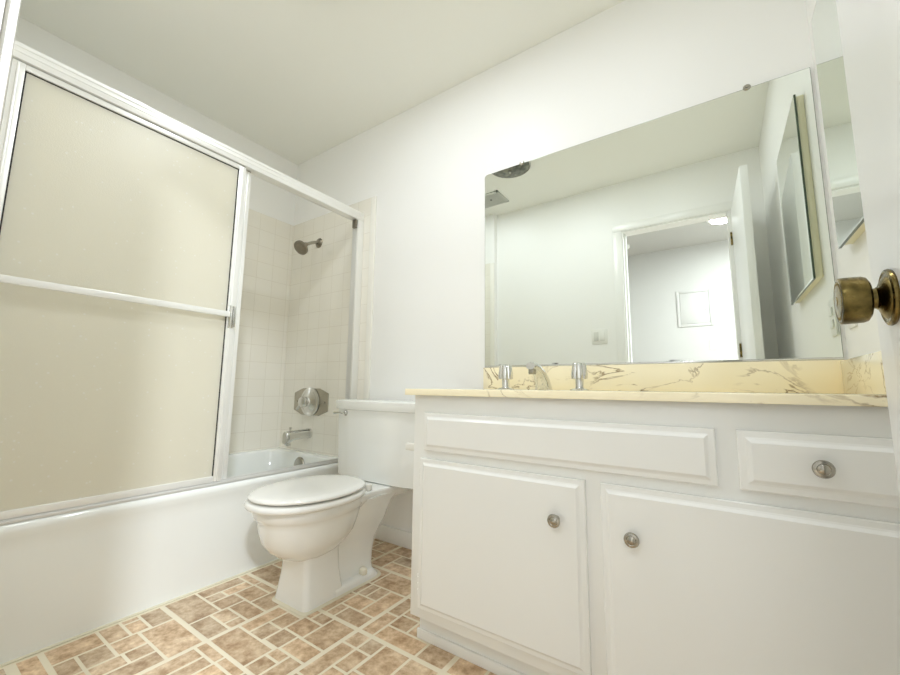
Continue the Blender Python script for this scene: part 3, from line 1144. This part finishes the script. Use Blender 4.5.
rings = [ring(outer, CZ0), ring(outer, CZ1 - .003), ring(outer, CZ1 - .0008, .0012), ring(outer, CZ1, .004),
         basin(1.03, CZ1), basin(1.0, CZ1 - .003), basin(.95, CZ1 - .03), basin(.85, CZ1 - .075), basin(.65, CZ1 - .112), basin(.4, CZ1 - .13), basin(.1, CZ1 - .134)]
loft(b, rings, cap0=False)
top = part('counter_slab', b, MARBLE, ctr, ang=40)
b = B(); box(b, CX0 - .024 + .0, XR - .002, YB - .020, YB - .001, CZ1, .8955, bev=.002)
part('backsplash', b, MARBLE, ctr)
b = B(); box(b, XR - .020, XR - .001, CY0 + .03, YB - .021, CZ1, .8925, bev=.002)
part('side_splash', b, MARBLE, ctr)
b = B()
lathe(b, [(.0, 0), (.022, 0), (.022, .003), (.0, .002)], (bx, by, CZ1 - .134), (0, 0, 1), 20)
part('basin_drain', b, CHROME, ctr)

# ------------------------------------------------------------------ faucet
FY = 1.452
fau = thing('faucet', (-.566, FY, CZ1), 'chrome three-piece faucet in front of the marble backsplash', 'faucet')
for hx in (-.716, -.420):
    b = B()
    lathe(b, [(.0, 0), (.034, 0), (.034, .003), (.028, .006), (.016, .008), (.0145, .012), (.0145, .040), (.0165, .042), (.0165, .045), (.0, .045)], (hx, FY, CZ1), (0, 0, 1), 32)
    h = part('faucet_handle', b, CHROME, fau)
    b = B()
    rr = []
    for z, r in ((.040, .020), (.042, .0285), (.060, .0295), (.090, .0250), (.0965, .0238), (.099, .0205)):
        ringp = []
        for i in range(48):
            a = 2 * pi * i / 48
            flute = 1 - .14 * max(0, cos(6 * a)) ** 2
            ringp.append((hx + r * flute * cos(a + .3), FY + r * flute * sin(a + .3), CZ1 + z))
        rr.append(ringp)
    loft(b, rr)
    part('handle_grip', b, CHROME, h, ang=40)
b = B()
rr = []
sx = -.560
for y, z, hw, hh, tilt in ((FY + .014, 0, .030, .034, 0), (FY + .010, .012, .029, .032, 0), (FY - .002, .035, .0265, .026, .35), (FY - .030, .062, .0235, .020, .8), (FY - .070, .082, .0205, .016, 1.15), (FY - .105, .087, .019, .0145, 1.45), (FY - .116, .086, .0165, .012, 1.55)):
    ringp = []
    for i in range(24):
        a = 2 * pi * i / 24
        c, s = cos(a), sin(a)
        u = hw * math.copysign(abs(c) ** .8, c)
        v = hh * math.copysign(abs(s) ** .8, s)
        ringp.append((sx + u, y + v * cos(tilt), CZ1 + z + v * sin(tilt)))
    rr.append(ringp)
loft(b, rr)
sp_ = part('spout', b, CHROME, fau, ang=45)
b = B()
lathe(b, [(.0, 0), (.0125, 0), (.0135, .004), (.0135, .022), (.0, .022)], (sx, FY - .100, CZ1 + .056), (0, 0, 1), 24)
part('aerator', b, STEEL, sp_)

# ------------------------------------------------------------------ wall mirror
MX0, MX1, MZ0, MZ1 = -.903, .309, .9030, 1.853
mir = thing('wall_mirror', ((MX0 + MX1) / 2, YB - .003, MZ0), 'large frameless mirror above the vanity counter', 'mirror')
b = B()
loft(b, [[(x, y, z) for x, z in [(MX0, MZ0), (MX1, MZ0), (MX1, MZ1)] + [(MX0 + .014 - .014 * sin(a), MZ1 - .014 + .014 * cos(a)) for a in (0, pi / 8, pi / 4, 3 * pi / 8, pi / 2)]] for y in (YB - .0008, YB - .0055)])
part('mirror_edge', b, MIRREDGE, mir, 'dark cut glass edge', smooth=False)
b = B()
loft(b, [[(x, y, z) for x, z in [(MX0 + .001, MZ0 + .001), (MX1 - .001, MZ0 + .001), (MX1 - .001, MZ1 - .001)] + [(MX0 + .014 - .013 * sin(a), MZ1 - .014 + .013 * cos(a)) for a in (0, pi / 8, pi / 4, 3 * pi / 8, pi / 2)]] for y in (YB - .0055, YB - .0060)])
part('mirror_glass', b, MIRROR, mir, smooth=False)
b = B()
box(b, MX0, MX1, YB - .0095, YB - .0008, MZ0 - .0065, MZ0 + .0005, bev=.001)
part('bottom_channel', b, CHROME, mir, 'thin chrome bottom channel')
for x in (-.705, .144):
    b = B()
    lathe(b, [(.0, 0), (.0115, 0), (.0115, .006), (.008, .010), (.0, .0105)], (x, YB - .0005, MZ1 + .003), (0, -1, 0), 18)
    lathe(b, [(.0, .009), (.005, .009), (.0045, .0125), (.0, .013)], (x, YB - .0005, MZ1 + .003), (0, -1, 0), 12)
    part('mirror_clip', b, STEEL, mir, 'small round clip')

# ------------------------------------------------------------------ medicine cabinet
KX, KY0, KY1, KZ0, KZ1 = .289, .93, 1.440, 1.187, 1.880
med = thing('medicine_cabinet', (XR, (KY0 + KY1) / 2, KZ0), 'mirror-fronted medicine cabinet on the right wall', 'cabinet')
b = B(); box(b, KX + .007, XR - .0005, KY0 + .008, KY1 - .006, KZ0 + .006, KZ1 - .006, bev=.001)
part('cabinet_body', b, CREAM, med, 'cream painted box')
b = B(); box(b, KX + .0005, KX + .0068, KY0, KY1, KZ0, KZ1)
dm = part('mirror_door', b, MIRREDGE, med, smooth=False)
b = B()
e = .005
ra_ = [(KX + .0006, y, z) for y, z in ((KY0, KZ0), (KY1, KZ0), (KY1, KZ1), (KY0, KZ1))]
rb_ = [(KX - .0005, y, z) for y, z in ((KY0 + e, KZ0 + e), (KY1 - e, KZ0 + e), (KY1 - e, KZ1 - e), (KY0 + e, KZ1 - e))]
loft(b, [ra_, rb_])
part('mirror_glass', b, MIRROR2, dm, 'bevelled mirror glass', smooth=False)

# ------------------------------------------------------------------ outlets, switches, panel
def wall_plate(name, c, axis, w, h, label, cat, inserts, group=None):
    """axis '+y' (plate faces +y) or '-x' ; c = centre on the wall surface"""
    t = thing(name, c, label, cat, group)

    def bx_(bm, u0, u1, d0, d1, z0, z1, bev):
        if axis == '+y':
            box(bm, c[0] + u0, c[0] + u1, c[1] + d0, c[1] + d1, c[2] + z0, c[2] + z1, bev)
        else:
            box(bm, c[0] - d1, c[0] - d0, c[1] + u0, c[1] + u1, c[2] + z0, c[2] + z1, bev)
    b = B(); bx_(b, -w / 2, w / 2, .0003, .006, -h / 2, h / 2, .002)
    part('cover_plate', b, PLASTIC, t)
    for nm, u0, u1, z0, z1, m in inserts:
        b = B(); bx_(b, u0, u1, .0055, .0105, z0, z1, .0015)
        part(nm, b, m, t)
    return t


wall_plate('light_switch', (-.757, YF, 1.216), '+y', .118, .118, 'white double light switch on the doorway wall, reflected in the mirror', 'light switch',
           [('rocker', -.041, -.007, -.034, .034, PLASTD), ('rocker', .007, .041, -.034, .034, PLASTIC)])
wall_plate('light_switch', (-.022, HY, 1.303), '+y', .072, .118, 'white single light switch on the hall wall, reflected in the mirror', 'light switch',
           [('rocker', -.017, .017, -.034, .034, PLASTIC)])
wall_plate('electrical_outlet', (XR, 1.515, 1.036), '-x', .070, .116, 'white outlet on the right wall just below the medicine cabinet', 'outlet',
           [('receptacle', -.017, .017, .006, .034, PLASTIC), ('receptacle', -.017, .017, -.034, -.006, PLASTIC)])

t = thing('access_panel', (-.178, HY, 1.51), 'white flush access panel on the hall wall, reflected in the mirror', 'access panel')
b = B()
for a in ((-.347, -.317, 1.51, 1.925), (-.039, -.009, 1.51, 1.925), (-.317, -.039, 1.51, 1.540), (-.317, -.039, 1.895, 1.925)):
    box(b, a[0], a[1], HY + .0003, HY + .009, a[2], a[3], bev=.002)
part('panel_frame', b, HALLW, t)
b = B(); box(b, -.314, -.042, HY + .0003, HY + .005, 1.543, 1.892, bev=.001)
p_ = part('panel_door', b, HALLW, t)
b = B(); lathe(b, [(.0, 0), (.012, 0), (.010, .006), (.0, .007)], (-.075, HY + .005, 1.70), (0, 1, 0), 16)
part('latch', b, PLASTD, p_)

# ------------------------------------------------------------------ toilet paper holder on the vanity side
t = thing('toilet_paper_holder', (VX0, 1.13, .59), 'white toilet paper holder on the side of the vanity', 'paper holder')
for yy in (1.068, 1.200):
    b = B()
    box(b, VX0 - .006, VX0 - .0003, yy - .016, yy + .016, .574, .624, bev=.002)
    box(b, VX0 - .055, VX0 - .005, yy - .008, yy + .008, .587, .611, bev=.005, seg=3)
    part('bracket', b, PLASTIC, t)
b = B(); tube(b, [(VX0 - .043, 1.074, .599), (VX0 - .043, 1.194, .599)], .0075, 14)
part('roller', b, PLASTIC, t)

# ------------------------------------------------------------------ ceiling things
dx_, dy_ = -1.165, .775
t = thing('ceiling_light', (dx_, dy_, ZC), 'dark round dish light on the bathroom ceiling, reflected at the mirror corner', 'ceiling light')
b = B(); lathe(b, [(.0, 0), (.07, 0), (.07, .012), (.045, .022), (.03, .035), (.0, .035)], (dx_, dy_, ZC - .0005), (0, 0, -1), 32)
part('canopy', b, STEEL, t)
b = B(); lathe(b, [(.0, .060), (.02, .060), (.08, .054), (.118, .044), (.142, .030), (.146, .030), (.146, .034), (.122, .050), (.082, .061), (.02, .067), (.0, .067)], (dx_, dy_, ZC), (0, 0, -1), 48)
part('dish', b, DISH, t, 'dark mottled dish')
b = B(); lathe(b, [(.140, .026), (.150, .026), (.150, .036), (.143, .039), (.140, .034)], (dx_, dy_, ZC), (0, 0, -1), 48)
part('rim', b, STEEL, t)
b = B(); lathe(b, [(.0, .034), (.006, .034), (.006, .070), (.011, .073), (.008, .082), (.0, .084)], (dx_, dy_, ZC), (0, 0, -1), 16)
part('finial', b, STEEL, t)

t = thing('ceiling_vent', (-1.55, .36, ZC), 'square grey ceiling vent with a centre screw, reflected in the mirror', 'vent')
b = B()
vx0, vx1, vy0, vy1 = -1.665, -1.425, .245, .470
for a in ((vx0, vx1, vy0, vy0 + .022), (vx0, vx1, vy1 - .022, vy1), (vx0, vx0 + .022, vy0, vy1), (vx1 - .022, vx1, vy0, vy1)):
    box(b, *a, ZC - .010, ZC - .0005, bev=.002)
part('vent_frame', b, VENTM, t)
for k in range(12):
    b = B()
    y = vy0 + .030 + k * .0150
    box(b, vx0 + .02, vx1 - .02, y - .0055, y + .0055, ZC - .008, ZC - .006)
    part('slat', b, VENTM, t)
b = B(); box(b, vx0 + .005, vx1 - .005, vy0 + .005, vy1 - .005, ZC - .004, ZC - .0006)
part('vent_backing', b, VENTM, t)
b = B(); lathe(b, [(.0, 0), (.008, 0), (.006, .005), (.0, .006)], ((vx0 + vx1) / 2, (vy0 + vy1) / 2, ZC - .008), (0, 0, -1), 14)
part('screw', b, BLACKM, t)

for (lx, ly), lab in zip(BATH_AND_FILL_LAMPS, ('recessed downlight nearest the tub on the bathroom ceiling', 'added unseen fill downlight nearest the door on the bathroom ceiling', 'added unseen fill downlight beside the ceiling vent by the tub')):
    t = thing('recessed_or_fill_lamp', (lx, ly, ZC), lab, 'ceiling lamp', 'recessed bathroom lamps')
    b = B(); lathe(b, [(.066, 0), (.078, 0), (.078, .004), (.070, .005), (.066, .003)], (lx, ly, ZC - .0003), (0, 0, -1), 40)
    part('trim_ring', b, TRIM, t)
    b = B(); lathe(b, [(.0, .0), (.0655, .0), (.0655, .003), (.0, .003)], (lx, ly, ZC - .0003), (0, 0, -1), 40)
    part('lamp_lens', b, GLOW, t, 'lit lens')

for (lx, ly), lab in zip(HALL_AND_FILL_LAMPS, ('round lit lamp on the hall ceiling straight behind the doorway, reflected in the mirror', 'added unseen fill lamp at the end of the hall ceiling behind the door', 'added unseen fill lamp at the far end of the hall ceiling away from the door')):
    t = thing('hall_or_fill_lamp', (lx, ly, ZC), lab, 'ceiling lamp', 'hall ceiling lamps')
    b = B(); lathe(b, [(.0, 0), (.14, 0), (.14, .020), (.12, .025), (.0, .025)], (lx, ly, ZC - .0005), (0, 0, -1), 40)
    part('lamp_pan', b, TRIM, t)
    b = B(); lathe(b, [(.0, .025), (.125, .025), (.120, .031), (.095, .035), (.05, .037), (.0, .037)], (lx, ly, ZC), (0, 0, -1), 40)
    part('lamp_glass', b, GLOW, t, 'lit frosted glass')

t = thing('smoke_detector', (-.80, -1.46, ZC), 'white round smoke detector on the hall ceiling, reflected in the mirror', 'smoke detector')
b = B(); lathe(b, [(.0, 0), (.060, 0), (.060, .012), (.0, .012)], (-.80, -1.46, ZC - .0005), (0, 0, -1), 32)
part('base_plate', b, PLASTD, t)
b = B(); lathe(b, [(.0, .012), (.055, .012), (.053, .030), (.040, .040), (.0, .042)], (-.80, -1.46, ZC - .0005), (0, 0, -1), 32)
part('cover', b, PLASTIC, t)
